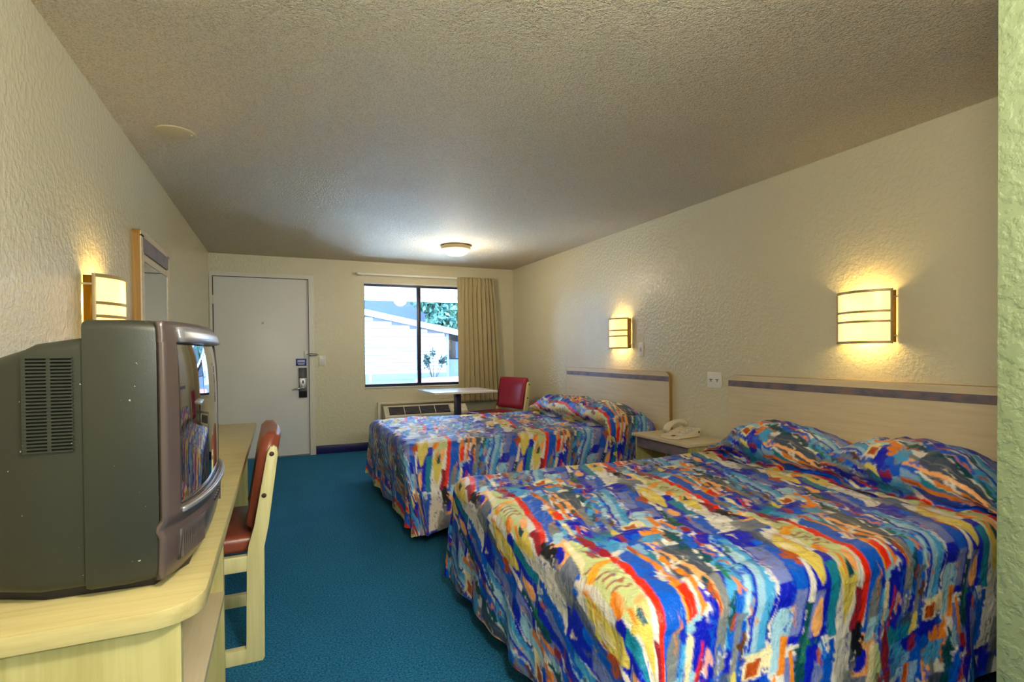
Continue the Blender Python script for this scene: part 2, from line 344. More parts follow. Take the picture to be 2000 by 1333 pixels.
def paint(col, pts, ragged=False, al=1.0):
    c = np.array(srgb(*K[col])[:3]); U, V = (ju, jv) if ragged else (wu, wv)
    mask = np.zeros((N, N), bool); pts = np.array(pts, float); pts[:, 0] -= 0.36*(pts[:, 1]-0.6)
    for du in (-1, 0, 1):
        for dv in (-1, 0, 1):
            p = pts+[du, dv]
            if p[:, 0].max() < -.1 or p[:, 0].min() > 1.1 or p[:, 1].max() < -.1 or p[:, 1].min() > 1.1: continue
            ins = np.zeros((N, N), bool); j = len(p)-1
            for i in range(len(p)):
                (x1, y1), (x2, y2) = p[i], p[j]
                if y1 != y2: ins ^= ((y1 > V) != (y2 > V)) & (U < (x2-x1)*(V-y1)/(y2-y1)+x1)
                j = i
            mask |= ins
    TILE[mask] = TILE[mask]*(1-al)+c*al
def rect(col, u0, u1, v0, v1, rg=False, al=1.0, sk=0.0): paint(col, [(u0, v0), (u1, v0), (u1+sk, v1), (u0+sk, v1)], rg, al)
def ell(col, u, v, a, b, rg=False, al=1.0, n=18, rot=0):
    ct, st = math.cos(rot), math.sin(rot)
    paint(col, [(u+a*math.cos(2*PI*k/n)*ct-b*math.sin(2*PI*k/n)*st, v+a*math.cos(2*PI*k/n)*st+b*math.sin(2*PI*k/n)*ct) for k in range(n)], rg, al)
# blue ground patches under everything
for (c_, a0, a1, b0, b1) in (('cobalt', .62, .76, .0, .30), ('royal', .80, .92, .62, 1.0), ('sky', .88, 1.0, .50, .92), ('royal', .0, .10, .55, 1.02), ('cobalt', .24, .40, .0, .34), ('slate', .72, .86, .30, .62),
                             ('royal', .90, 1.02, .0, .36), ('light', .64, .78, .72, 1.0), ('cobalt', .42, .56, .0, .25), ('lav', .84, .95, .02, .2), ('teal', .60, .70, .30, .50)):
    rect(c_, a0, a1, b0, b1, c_ in ('royal', 'cobalt'))
# broad long stripes first (run along v)
rect('light', 0.00, 0.05, 0.0, 1.0, al=.9); rect('cobalt', 0.02, 0.10, 0.0, 0.42, True); rect('sky', 0.05, 0.09, 0.35, 1.0)
rect('royal', 0.09, 0.24, 0.28, 0.98, sk=.03); rect('lav', 0.11, 0.18, 0.46, 0.74); rect('cobalt', 0.17, 0.23, 0.4, 0.8, sk=.02); rect('lav', 0.19, 0.25, 0.78, 0.95)
rect('light', 0.12, 0.20, 0.84, 1.06); rect('slate', 0.22, 0.27, 0.26, 0.50, al=.9); rect('dteal', 0.26, 0.34, 0.84, 1.14, True); rect('green', 0.29, 0.35, 0.92, 1.06)
rect('royal', 0.28, 0.42, 0.62, 0.98, sk=.03); rect('lav', 0.30, 0.36, 0.80, 0.97); rect('teal', 0.38, 0.43, 0.70, 0.99, sk=.04)
rect('grey', 0.20, 0.36, 0.16, 0.32, al=.85); rect('cobalt', 0.30, 0.42, 0.0, 0.16); rect('peach', 0.25, 0.36, 0.03, 0.19); ell('royal', 0.29, 0.13, 0.035, 0.045); rect('slate', 0.22, 0.27, 0.0, 0.14)
paint('yel', [(.25, .50), (.275, .44), (.33, .40), (.365, .52), (.38, .68), (.36, .77), (.33, .79), (.295, .70), (.265, .62)])
ell('cream', .31, .56, .02, .06, al=.7); ell('lav', .27, .46, .014, .028, al=.8); paint('rust', [(.19, .58), (.27, .54), (.27, .60), (.22, .68)], True)
ell('peach', .34, .90, .03, .075)
paint('pgreen', [(.33, .10), (.37, .07), (.44, .18), (.51, .36), (.545, .60), (.53, .80), (.515, .95), (.47, .80), (.42, .62), (.38, .44)])
paint('cream', [(.33, .08), (.36, .06), (.40, .30), (.37, .36)]); paint('yel', [(.43, .74), (.47, .72), (.53, .78), (.515, .97)])
for k in range(6): rect('maroon', .365+.012*k, .43+.018*k, .335+.042*k, .352+.042*k, True, .8)
paint('amber', [(.36, .40), (.45, .34), (.55, .32), (.555, .35), (.47, .38), (.38, .45)])
ell('oran', .435, .60, .026, .050, rot=.3); ell('peach', .45, .615, .016, .036, al=.7, rot=.3); paint('oran', [(.455, .64), (.475, .68), (.468, .78), (.455, .70)])
paint('peach', [(.49, .66), (.54, .63), (.535, .76), (.50, .75)]); paint('dteal', [(.475, .72), (.49, .69), (.515, .77), (.48, .78)])
rect('teal', .42, .60, .03, .17); rect('sky', .44, .62, .12, .26, al=.85); rect('slate', .48, .58, .0, .05, al=.8); rect('light', .55, .68, .22, .32, al=.7)
paint('maroon', [(.37, .02), (.40, .0), (.46, .14), (.52, .28), (.50, .30), (.43, .17)])
paint('cobalt', [(.545, .30), (.60, .26), (.66, .45), (.70, .72), (.705, .95), (.64, 1.02), (.60, .82), (.575, .55)])
paint('red', [(.50, .27), (.535, .30), (.575, .50), (.60, .76), (.625, .98), (.60, 1.04), (.575, .86), (.545, .58)])
paint('maroon', [(.53, .82), (.575, .84), (.60, 1.03), (.555, 1.0)]); paint('black', [(.57, .99), (.625, 1.0), (.65, 1.10), (.59, 1.12)], True)
ell('grey', .665, .90, .028, .11); rect('light', .655, .69, .97, 1.06); rect('sky', .70, .715, .74, 1.06)
paint('oran', [(.605, .22), (.63, .22), (.70, .52), (.735, .70), (.71, .72), (.665, .50)]); paint('lav', [(.63, .22), (.637, .22), (.742, .69), (.735, .70)])
paint('amber', [(.675, .62), (.69, .61), (.725, .78), (.71, .80)]); paint('red', [(.69, .66), (.735, .64), (.755, .77), (.722, .79)])
paint('rust', [(.60, .22), (.625, .22), (.64, .30), (.62, .32)])
paint('oran', [(.70, .40), (.725, .38), (.78, .62), (.79, .76), (.765, .78), (.755, .62)])
ell('royal', .765, .86, .045, .085, True); rect('royal', .80, .83, .80, .90, True); rect('royal', .785, .84, .96, 1.04, True)
ell('pink', .81, .92, .022, .035, True); rect('red', .775, .785, .86, 1.02); rect('maroon', .785, .797, .92, 1.05); paint('cream', [(.715, .82), (.74, .84), (.755, 1.05), (.735, 1.08)])
paint('grey', [(.68, .18), (.74, .16), (.82, .42), (.88, .72), (.90, .98), (.86, 1.0), (.83, .74), (.76, .44)])
paint('peach', [(.69, .22), (.74, .24), (.80, .44), (.845, .68), (.855, .82), (.82, .74), (.77, .48)]); ell('dteal', .825, .70, .014, .06); paint('rust', [(.83, .74), (.845, .72), (.85, .80), (.84, .81)])
rect('oran', .70, .80, .08, .15, True); rect('sky', .70, .82, .15, .24, True); rect('royal', .62, .72, .04, .11, True); rect('cream', .64, .76, -.04, .05)
rect('rust', .66, .72, -.02, .04); rect('oran', .80, .84, -.06, .08)
paint('slate', [(.74, .30), (.78, .30), (.86, .62), (.84, .66)])
for (u_, v_, a_, b_, c_) in ((.835, .20, .035, .07, 'dteal'), (.86, .32, .035, .07, 'dteal'), (.885, .46, .028, .07, 'dteal'), (.90, .62, .03, .07, 'green'), (.905, .78, .03, .06, 'dteal')):
    ell(c_, u_, v_, a_, b_, True)
for (u_, v_, a_, b_, c_) in ((.90, .30, .025, .09, 'cobalt'), (.925, .44, .03, .08, 'cobalt'), (.935, .62, .026, .10, 'sky'), (.925, .82, .024, .13, 'cobalt')):
    ell(c_, u_, v_, a_, b_, True)
rect('grey', .93, .965, .80, 1.02, al=.9); rect('rust', .905, .925, .80, .86)
rect('oran', .86, .885, .0, .16, sk=.03); rect('maroon', .905, .94, .16, .21); rect('maroon', .93, .99, .30, .36, al=.85); rect('light', .955, .985, .56, .80)
paint('royal', [(.945, .0), (1.0, .0), (1.02, .30), (1.0, .36)]); paint('lav', [(.99, .06), (1.04, .10), (1.04, .28), (1.0, .24)])
rect('royal', .985, 1.0, .36, .95, sk=.02); rect('cobalt', .96, .98, .84, 1.06)
ell('brown', .975, .93, .018, .045, True); rect('dteal', .98, .986, .93, 1.16); ell('yel', .955, 1.06, .016, .06); rect('royal', .90, .98, 1.10, 1.16, True)
# loose brush marks
names = ['royal', 'cobalt', 'sky', 'white', 'white', 'oran', 'cream', 'dteal', 'maroon', 'light', 'royal', 'rust', 'lav', 'grey']
for k in range(70):
    u_, v_ = random.random(), random.random(); a_ = random.uniform(.003, .009); b_ = random.uniform(.03, .11)
    if 0.20 < u_ < 0.62 and 0.3 < v_ < 0.98 and k % 4: continue
    ell(random.choice(['royal', 'cobalt', 'royal', 'white', 'sky', 'royal', 'cobalt', 'dteal', 'oran', 'slate']), u_, v_, a_, b_, True, 0.85, 8, random.uniform(-.25, .25))
for k in range(46):
    u_, v_ = random.random(), random.random(); a_ = random.uniform(.006, .022); b_ = random.uniform(.012, .05)
    if 0.20 < u_ < 0.62 and 0.3 < v_ < 0.98: continue
    ell(random.choice(names), u_, v_, a_, b_, True, 0.9, 8, random.uniform(-.4, .4))
# soften the print a little so the threads do not stair-step
for ax in (0, 1): TILE = (np.roll(TILE, 1, ax)+2*TILE+np.roll(TILE, -1, ax))/4
def print_at(u, v):
    x = (u % 1.0)*N-.5; y = (v % 1.0)*N-.5; xi = np.floor(x).astype(int); yi = np.floor(y).astype(int); fx = (x-xi)[..., None]; fy = (y-yi)[..., None]
    g = lambda i, j: TILE[i % N, j % N]
    return (g(xi, yi)*(1-fx)+g(xi+1, yi)*fx)*(1-fy)+(g(xi, yi+1)*(1-fx)+g(xi+1, yi+1)*fx)*fy

# ------------------------------------------------------------------ beds
NL = [rng.rand(64, 64) for _ in range(6)]
def make_bed(label, spread_label, foot_x, y_far, y_near, top, step, hump, uoff, voff, seed, flare):
    """sheet coordinate a runs from the foot (-x) to the head, b from the far side to the near side"""
    bed = empty('bed', ((foot_x+3.55)/2, (y_far+y_near)/2, 0)); cx, cy = bed.location.x, bed.location.y
    tag(bed, label, 'bed', 'motel beds')
    Wd = y_far-y_near; rr = 0.075; drop = top-0.075
    # top profile along a (x, z): flat, crease, pillow bulge, down behind
    ctrl = [(foot_x+rr, 0), (2.2, 0.0), (2.9, 0.0), (3.05, -0.012), (3.125, -0.012), (3.08, 0.04), (3.065, 0.09), (3.10, 0.15), (3.18, 0.185), (3.27, 0.195), (3.36, 0.18), (3.44, 0.135), (3.50, 0.07), (3.535, 0.0)]
    cp = np.array(ctrl); pts = []
    for i in range(len(cp)-1):
        p0, p1, p2, p3 = cp[max(i-1, 0)], cp[i], cp[i+1], cp[min(i+2, len(cp)-1)]
        for t in np.linspace(0, 1, 24, endpoint=False):
            if i < 2: pts.append(p1*(1-t)+p2*t); continue
            pts.append(0.5*((2*p1)+(-p0+p2)*t+(2*p0-5*p1+4*p2-p3)*t*t+(-p0+3*p1-3*p2+p3)*t**3))
    pts.append(cp[-1]); pts = np.array(pts); arc = np.concatenate([[0], np.cumsum(np.linalg.norm(np.diff(pts, axis=0), axis=1))])
    La = arc[-1]; Lb = Wd-2*rr; D = drop+0.045
    a = np.arange(-D, La+step, step); b = np.arange(-D, Lb+D+step, step)
    A, Bq = np.meshgrid(a, b, indexing='ij')
    Ac = np.clip(A, 0, La); Bc = np.clip(Bq, 0, Lb)
    X = np.interp(Ac, arc, pts[:, 0]); Zp = np.interp(Ac, arc, pts[:, 1])
    t = (Bc/Lb)
    g = hump(t); xs = np.interp(Ac, arc, np.linspace(0, 1, len(arc)))
    al = np.maximum(-A, 0); be = np.where(Bq < 0, -Bq, np.maximum(Bq-Lb, 0)); sgn = np.where(Bq < 0, 1.0, -1.0)
    mm_ = np.maximum(al, be); th = np.where(mm_ > 0, np.where(be >= al, np.where(be > 0, al/np.maximum(be, 1e-9), 0)*PI/4, PI/2-np.where(al > 0, be/np.maximum(al, 1e-9), 0)*PI/4), 0)
    arcm = rr*PI/2
    o = np.where(mm_ < arcm, rr*np.sin(mm_/rr), rr+(mm_-arcm)*0.03); dz = np.where(mm_ < arcm, rr*(1-np.cos(mm_/rr)), rr+(mm_-arcm)*0.985)
    n1 = vnoise(A*2.6+seed, Bq*2.6+seed*2, NL[0]); n2 = vnoise(A*7+seed, Bq*7+3, NL[1]); n3 = vnoise(A*19+seed, Bq*19, NL[2]); n4 = vnoise(A*42, Bq*42+seed, NL[3])
    q = np.clip((mm_-arcm)/(D-arcm), 0, 1)
    corner = np.sin(2*np.clip(th, 0, PI/2))**2*(mm_ > 0)
    per = np.where(be > al, A, Bq)                       # position along the hem
    fold = np.sin(per*15+2.5*vnoise(per*2+seed, per*0+seed, NL[4])*2)*0.5+np.sin(per*31+seed)*0.25
    o = o+q**1.4*(0.022*fold+0.03*(n1-.5))+corner*q*(0.02+0.03*np.sin(th*9))
    os = o+q*flare*np.exp(-np.maximum(A, 0)/0.6)*(sgn < 0)
    # the pillow height carries into the first hand of drop
    Zs = Zp*g*np.where(be > 0, np.exp(-np.maximum(be-0.03, 0)/0.16), 1.0)
    # loose wrinkles
    topw = (mm_ <= 0)*1.0
    pil = np.clip((X-3.02)/0.06, 0, 1)*topw
    wr = 0.012*(n1-.5)+0.010*(n2-.5)+0.010*(n3-.5)+0.005*(n4-.5)
    ridged = np.abs(vnoise(A*9+seed, Bq*14+5, NL[5])-.5); wr = wr-0.010*np.clip(0.12-ridged, 0, 1)/0.12*0.5
    Zw = wr*np.where(mm_ > 0, 0.6*np.exp(-mm_/0.15), 1.0)
    Zw = Zw+pil*0.022*(vnoise(A*7, Bq*22+seed, NL[2])-.5)
    ox_ = -o*np.sin(th)*np.where(mm_ > 0, 1, 0); oy_ = sgn*os*np.abs(np.cos(th))**np.where(sgn < 0, 1-0.65*np.clip(flare*4, 0, 1), 1.0)*np.where(mm_ > 0, 1, 0)
    Pz = top+Zs-dz+Zw
    # crease: bulge of the pillow front varies with its fullness
    X = X+pil*0.02*(n1-.5)+ np.clip((X-2.9)/0.2, 0, 1)*(1-g)*0.06*topw
    Px = X+ox_; Py = (y_far-rr-Bc)+oy_
    # hem sways and stays above the carpet
    Pz = np.maximum(Pz+q*0.02*(n1-.5), 0.012)
    wrs = q*(n2-.5)*0.016+ (q > 0)*(n3-.5)*0.006
    Px = Px-wrs*np.sin(th); Py = Py+sgn*wrs*np.cos(th)
    Px = np.minimum(Px, 3.556)
    P = np.stack([Px-cx, Py-cy, Pz], -1)
    sp_ = grid_mesh('bedspread', P, 'spread_cloth', bed); sp_['label'] = spread_label
    me = sp_.data; ca = me.color_attributes.new('print', 'FLOAT_COLOR', 'POINT')
    col = np.ones(A.shape+(4,), np.float32); col[..., :3] = print_at((A+uoff)/0.76, (Bq+voff)/0.70)
    ca.data.foreach_set('color', col.reshape(-1))
    o1 = obj('mattress', B(foot_x+0.12-cx, 3.535-cx, y_near+0.10-cy, y_far-0.10-cy, 0.30, top-0.045, 0.04, 3), 'mattress_cloth', bed)
    o2 = obj('bed_base', B(foot_x+0.16-cx, 3.53-cx, y_near+0.14-cy, y_far-0.14-cy, 0.0, 0.30, 0.01), 'base_brown', bed)
    for yc in (0.25, 0.75):
        r_ = []
        y0_ = y_far-rr-Lb*yc-cy
        for k in range(9):
            s_ = k/8; wdt = math.sin(PI*(0.08+0.84*s_))**0.45
            r_.append([(3.31-cx+0.14*wdt*math.cos(2*PI*j/14), y0_-0.30+0.60*s_, top+0.055+0.05*wdt*math.sin(2*PI*j/14)) for j in range(14)])
        obj('pillow', loft(r_), 'mattress_cloth', bed, True)
    return bed
def hump_far(t): return np.clip(1.0-0.10*np.abs(np.sin(t*2*PI)), 0, 1)*(0.45+0.55*np.clip(np.minimum(t, 1-t)/0.14, 0, 1)**0.6)
def hump_near(t): return (0.45+0.62*np.abs(np.sin(np.clip(t*2.0, 0, 2)*PI))**0.55)*(0.55+0.45*np.clip(np.minimum(t, 1-t)/0.10, 0, 1))
TOP = 0.57
# print phase: red tips sit at x = 1.48 / y = -5.10 on the near bed
make_bed('nearer double bed with a bright abstract quilted bedspread, beside the green wall', 'multicolour abstract print quilted bedspread tucked over two pillows', 1.46, -4.10, -5.63, TOP, 0.0052, hump_near, 0.408, -0.23, 3.0, 0.05)
make_bed('farther double bed with a bright abstract bedspread, beside the window table', 'multicolour abstract print bedspread over one long pillow roll', 1.44, -1.57, -3.11, TOP, 0.0085, hump_far, 0.18, 0.37, 11.0, 0.37)

# ------------------------------------------------------------------ headboards
def headboard(y0, y1, label, dark_side):
    h = empty('headboard', (RW-0.02, (y0+y1)/2, 0)); tag(h, label, 'headboard', 'wall headboards'); yc = (y0+y1)/2
    a, b = y0-yc, y1-yc
    pa = obj('panel', prism(rrect(a, b, 0.20, 1.008, 0.055, (0, 0, 1, 1)), 'x', -0.018, 0.018), 'laminate_y', h)
    obj('edge_band', prism(rrect(a-0.002, b+0.002, 0.198, 1.010, 0.056, (0, 0, 1, 1)), 'x', -0.012, 0.016), 'edge_wood', h)
    obj('inlay_band', B(-0.0195, -0.017, a+0.001, b-0.001, 0.930, 0.972), 'slate_band', h)
    return h
headboard(-3.205, -1.535, 'pale wood headboard with slate band behind the farther bed', True)
headboard(-5.66, -3.83, 'pale wood headboard with slate band behind the nearer bed', True)

# ------------------------------------------------------------------ nightstand + phone
ns = empty('nightstand', (3.39, -3.53, 0)); tag(ns, 'small open pale wood nightstand between the two beds', 'nightstand')
bx, by = 3.39, -3.53
def nl(bm): bmesh.ops.translate(bm, verts=bm.verts, vec=(-bx, -by, 0)); return bm
obj('top', nl(B(3.185, 3.560, -3.845, -3.225, 0.527, 0.55, 0.004)), 'laminate_y', ns)
obj('side_panel', nl(B(3.215, 3.556, -3.255, -3.237, 0, 0.527)), 'laminate_z', ns)
obj('side_panel', nl(B(3.215, 3.556, -3.833, -3.815, 0, 0.527)), 'laminate_z', ns)
obj('back_panel', nl(B(3.542, 3.556, -3.815, -3.255, 0.04, 0.527)), 'laminate_y', ns)
obj('drawer_front', nl(B(3.212, 3.232, -3.812, -3.258, 0.446, 0.520, 0.002)), 'slate_band', ns)
obj('drawer_box', nl(B(3.232, 3.54, -3.80, -3.27, 0.452, 0.515)), 'laminate_y', ns)
obj('shelf', nl(B(3.23, 3.542, -3.815, -3.255, 0.10, 0.118)), 'laminate_y', ns)
obj('divider', nl(B(3.26, 3.54, -3.545, -3.53, 0.118, 0.446)), 'laminate_z', ns)

t = empty('telephone', (3.38, -3.56, 0.55), math.radians(8)); tag(t, 'beige corded telephone on the nightstand', 'telephone')
body = obj('phone_body', prism([(-0.11, 0.004), (0.11, 0.004), (0.11, 0.062), (0.09, 0.066), (-0.02, 0.036), (-0.11, 0.016)], 'y', -0.085, 0.085, bev=0.004), 'cream_plastic', t)
obj('front_lip', prism([(-0.165+0.055*(1-math.cos(a)), 0.08*math.sin(a)) for a in np.linspace(-PI/2, PI/2, 9)]+[(-0.10, 0.08), (-0.10, -0.08)], 'z', 0.002, 0.014, bev=0.002), 'cream_plastic', t)
hs = bmesh.new(); rings = []
for k in range(13):
    s_ = k/12; z = 0.054+0.040*math.sin(PI*s_)**0.8+0.026*s_; wdt = 0.024+0.008*abs(math.cos(PI*s_)); hh = 0.015+0.012*abs(math.cos(PI*s_))**3
    if k in (0, 12): wdt *= .7; hh *= .7
    x_ = -0.115+0.215*s_
    rings.append([(x_, 0.045+wdt*math.cos(2*PI*j/12), z+hh*math.sin(2*PI*j/12)) for j in range(12)])
obj('handset', loft(rings), 'cream_plastic', t, True)
kp = obj('keypad', prism([(-0.075, 0.0245), (0.075, 0.0625), (0.075, 0.0650), (-0.075, 0.0270)], 'y', -0.070, -0.005), 'white_plastic', t)
k0 = None
for i in range(4):
    for j in range(3):
        if k0 is None: k0 = obj('key', B(-0.006, 0.006, -0.006, 0.006, -0.002, 0.004, 0.001), 'cream_plastic', kp); kk = k0
        else: kk = share('key', k0, kp)
        xk = -0.045+0.028*i; kk.location = (xk, -0.058+0.020*j, 0.028+(xk+0.075)*0.253+0.001); kk.rotation_euler = (0, -0.248, 0)
obj('port', B(0.085, 0.095, -0.088, -0.083, 0.03, 0.045), 'black_plastic', t)
obj('message_lamp', prism([(-0.108, 0.016), (-0.086, 0.0205), (-0.086, 0.0225), (-0.108, 0.018)], 'y', -0.03, 0.0), 'vinyl_red', t)
cpts = [(0.11, 0.03, 0.03), (0.135, 0.05, 0.02), (0.15, 0.09, 0.03), (0.165, 0.10, 0.09), (0.170, 0.06, 0.12)]
obj('cord', tube(cpts, 0.003, 6), 'cream_plastic', t, True)

# ------------------------------------------------------------------ wall plates
def plate(name, label, loc, rz, wd, hg, kind):
    p = empty(name, loc, rz); tag(p, label, 'switch' if 'switch' in name else 'outlet')
    obj('cover', prism(rrect(-wd/2, wd/2, -hg/2, hg/2, 0.006), 'y', -0.009, -0.0005, bev=0.002), 'white_plastic', p)
    if kind == 'toggle':
        obj('toggle', B(-0.006, 0.006, -0.02, -0.009, -0.012, 0.012, 0.002), 'cream_plastic', p)
        obj('slot', B(-0.009, 0.009, -0.0098, -0.009, -0.016, 0.016), 'brushed', p)
    else:
        for s in (-1, 1):
            obj('slot', B(s*0.03-0.016, s*0.03+0.016, -0.0105, -0.009, 0.004, 0.008), 'black_plastic', p)
            obj('jack', B(s*0.03-0.005, s*0.03+0.005, -0.0105, -0.009, -0.012, 0.004), 'brushed', p)
    return p
plate('light_switch', 'white light switch beside the entrance door', (1.153, 0, 1.095), 0, 0.072, 0.118, 'toggle')
plate('light_switch', 'white wall switch just right of the farther bed sconce', (RW, -2.80, 1.192), -PI/2, 0.072, 0.118, 'toggle')
plate('wall_outlet', 'wide white two-jack wall plate between the headboards', (RW, -3.665, 0.962), -PI/2, 0.135, 0.115, 'double')

# ------------------------------------------------------------------ sconces
def sconce(label, loc, rz, watts):
    s = empty('wall_sconce', loc, rz); tag(s, label, 'wall lamp', 'bowed wall sconces')
    Wh, Hh, bow, off = 0.144, 0.140, 0.068, 0.034      # local: -y is into the room
    def arc(n=14, extra=0.0, sc=1.0):
        return [((-1+2*i/n)*Wh*sc, -(off+extra+bow*(1-(-1+2*i/n)**2))) for i in range(n+1)]
    def band(z0, z1, e0, e1, sc=1.0):
        f_ = arc(14, e1, sc); b_ = arc(14, e0, sc); return prism(f_+b_[::-1], 'z', z0, z1)
    obj('back_plate', B(-0.10, 0.10, -0.014, -0.0005, -0.09, 0.09, 0.003), 'brushed', s)
    obj('glass_shade', band(-Hh+0.006, Hh-0.006, 0, 0.004), 'sconce_glass', s)
    for z in (-Hh, -0.030, 0.022, Hh-0.012): obj('strap', band(z, z+(0.014 if abs(z) > .1 else 0.012), 0.004, 0.009, 1.01), 'strap_metal', s)
    for sx in (-1, 1):
        obj('side_post', B(sx*Wh-0.004, sx*Wh+0.004, -off-0.010, -off+0.002, -Hh, Hh+0.002, 0.001), 'strap_metal', s)
        obj('side_glass', B(sx*Wh-0.0015, sx*Wh+0.0015, -off, -0.004, -Hh+0.006, Hh-0.006), 'shade_side', s)
        for z in (-0.10, 0.10): obj('arm', B(sx*Wh-0.003, sx*Wh+0.003, -off, -0.0005, z-0.004, z+0.004), 'strap_metal', s)
    b_ = bmesh.new(); bmesh.ops.create_uvsphere(b_, u_segments=12, v_segments=8, radius=0.022); bmesh.ops.translate(b_, verts=b_.verts, vec=(0, -0.052, 0.01))
    obj('bulb', b_, 'bulb', s, True); obj('socket', B(-0.016, 0.016, -0.066, -0.038, -0.06, -0.012, 0.004), 'white_plastic', s)
    for z in (0.055, -0.075):
        l = bpy.data.lights.new('sconce_light', 'POINT'); l.energy = watts; l.color = (1, 0.76, 0.32); l.shadow_soft_size = 0.02
        lo = bpy.data.objects.new('sconce_light', l); C.objects.link(lo); lo.parent = s; lo.location = (0, -0.062, z)
    return s
sconce('lit bowed glass sconce above the nearer headboard', (RW, -4.775, 1.349), -PI/2, 1.1)
sconce('lit bowed glass sconce above the farther headboard', (RW, -2.515, 1.340), -PI/2, 1.1)
sconce('lit bowed glass sconce above the television', (0, -3.965, 1.36), PI/2, 1.1)

# ceiling lamp
c = empty('ceiling_lamp', (2.385, -1.318, H)); tag(c, 'round flush dome ceiling lamp, lit, near the window', 'ceiling lamp')
obj('rim', lathe([(0.0, 0), (0.135, 0), (0.152, -0.008), (0.152, -0.040), (0.140, -0.046), (0.130, -0.044), (0.128, -0.03), (0.0, -0.03)], 40), 'cover_plate', c, True)
obj('dome', lathe([(0.134, -0.042), (0.131, -0.055), (0.118, -0.074), (0.09, -0.092), (0.05, -0.103), (0.012, -0.107), (0.0, -0.107)], 40), 'dome_glass', c, True)
l = bpy.data.lights.new('ceiling_lamp_light', 'POINT'); l.energy = 11; l.color = (1, 0.84, 0.60); l.shadow_soft_size = 0.10
lo = bpy.data.objects.new('ceiling_lamp_light', l); C.objects.link(lo); lo.parent = c; lo.location = (0, 0, -0.30)
c2 = copy_tree(c); c2.location = (1.05, -6.5, H); c2['label'] = 'dome ceiling lamp added out of view above the viewer to brighten the near side'  # added fill lamp, out of view; brightens the near bed and headboard
for ch in c2.children:
    if ch.type == 'LIGHT': ch.data = ch.data.copy(); ch.data.energy = 46; ch.location = (0, 0, -0.36); ch.data.color = (1, 0.92, 0.76)
c = empty('ceiling_cover', (0.235, -3.55, H)); tag(c, 'flat round painted cover plate on the ceiling near mirror', 'cover plate')
obj('disc', lathe([(0, 0), (0.088, 0), (0.088, -0.004), (0.082, -0.006), (0, -0.006)], 36), 'cover_plate', c, True)
obj('screw', lathe([(0, -0.006), (0.006, -0.006), (0.004, -0.009), (0, -0.009)], 10, c=(0.07, 0, 0)), 'white_plastic', c, True)

# vanity light behind the viewer (on the back wall)
v_ = empty('vanity_light', (1.9, YB, 2.02)); tag(v_, 'long fluorescent strip light over the vanity', 'strip light')
obj('housing', B(-0.65, 0.65, 0.001, 0.07, -0.05, 0.05, 0.004), 'white_plastic', v_)
obj('tube', tube([(-0.60, 0.10, 0), (0.60, 0.10, 0)], 0.019, 12), 'tube_glass', v_, True)
for s in (-1, 1): obj('tube_holder', B(s*0.61-0.012, s*0.61+0.012, 0.07, 0.125, -0.025, 0.025), 'white_plastic', v_)
VD = bpy.data.lights.new('vanity_glow', 'AREA'); VD.shape = 'RECTANGLE'; VD.size = 1.25; VD.size_y = 0.12; VD.energy = 30; VD.color = (0.90, 1.0, 0.90)
vo = bpy.data.objects.new('vanity_glow', VD); C.objects.link(vo); vo.parent = v_; vo.location = (0, 0.13, 0); vo.rotation_euler = (-PI/2, 0, 0)
vo.rotation_euler = Vector((0, 1, 0)).to_track_quat('-Z', 'Z').to_euler()

# ------------------------------------------------------------------ curtain, rod
cr = empty('curtain_rod', (2.4, 0, 2.127)); tag(cr, 'white traverse curtain rod over the window', 'curtain rod')
obj('rail', B(1.548-2.4, 3.30-2.4, -0.085, -0.065, -0.013, 0.013, 0.003), 'rod_white', cr)
for x in (1.60, 2.36, 3.2): obj('bracket', B(x-2.4-0.012, x-2.4+0.012, -0.065, -0.0005, -0.014, 0.018, 0.002), 'rod_white', cr)
obj('return_end', B(1.548-2.4, 1.556-2.4, -0.085, -0.003, -0.012, 0.012), 'rod_white', cr)
cu = empty('curtain', (3.06, -0.11, 0.0)); tag(cu, 'beige pleated curtain drawn to the right of the window', 'curtain')
nx, nz = 190, 60
zz = np.linspace(0.545, 2.135, nz); s_ = np.linspace(0, 1, nx)
Sg, Zg = np.meshgrid(s_, zz, indexing='ij'); hz = (Zg-0.545)/1.59
ph_ = Sg*2*PI*9.5+1.2*np.sin(Sg*7)+0.5*np.sin(Zg*2.1+Sg*9)
amp = 0.026+0.018*(1-hz)*np.clip(Sg*3, 0.3, 1); pinch = np.exp(-((hz-0.93)/0.05)**2)
xw0 = 2.790-0.01*(1-hz); xw1 = 3.275+0.085*(1-hz)**0.8
Xc = xw0+(xw1-xw0)*Sg+0.010*np.sin(2*ph_)*(1-hz*0.5)
Yc = -0.145-amp*np.sin(ph_)*(1-0.45*pinch)-0.008*np.sin(ph_*2.3+Zg*3)*hz**6-0.01*np.sin(ph_*0.5)*(1-hz)
Yc = Yc-0.014*np.sin(ph_*2+0.8)*np.exp(-((hz-0.94)/0.055)**2)
flat = np.clip((0.16-Sg)/0.16, 0, 1); Yc = Yc*(1-flat)+(-0.098)*flat
cl = grid_mesh('cloth', np.stack([Xc-3.06, Yc+0.11, Zg+0.004*np.sin(ph_)*(hz < .02)], -1), 'curtain_cloth', cu)
sm = cl.modifiers.new('thick', 'SOLIDIFY'); sm.thickness = 0.003
for k in range(10):
    x = 2.85+0.044*k; obj('pleat_tuck', prism(rrect(-0.006, 0.006, -0.045, 0.045, 0.005, n=3), 'y', -0.008, 0.008), 'curtain_cloth', cu, loc=(x-3.06, -0.050, 2.075))

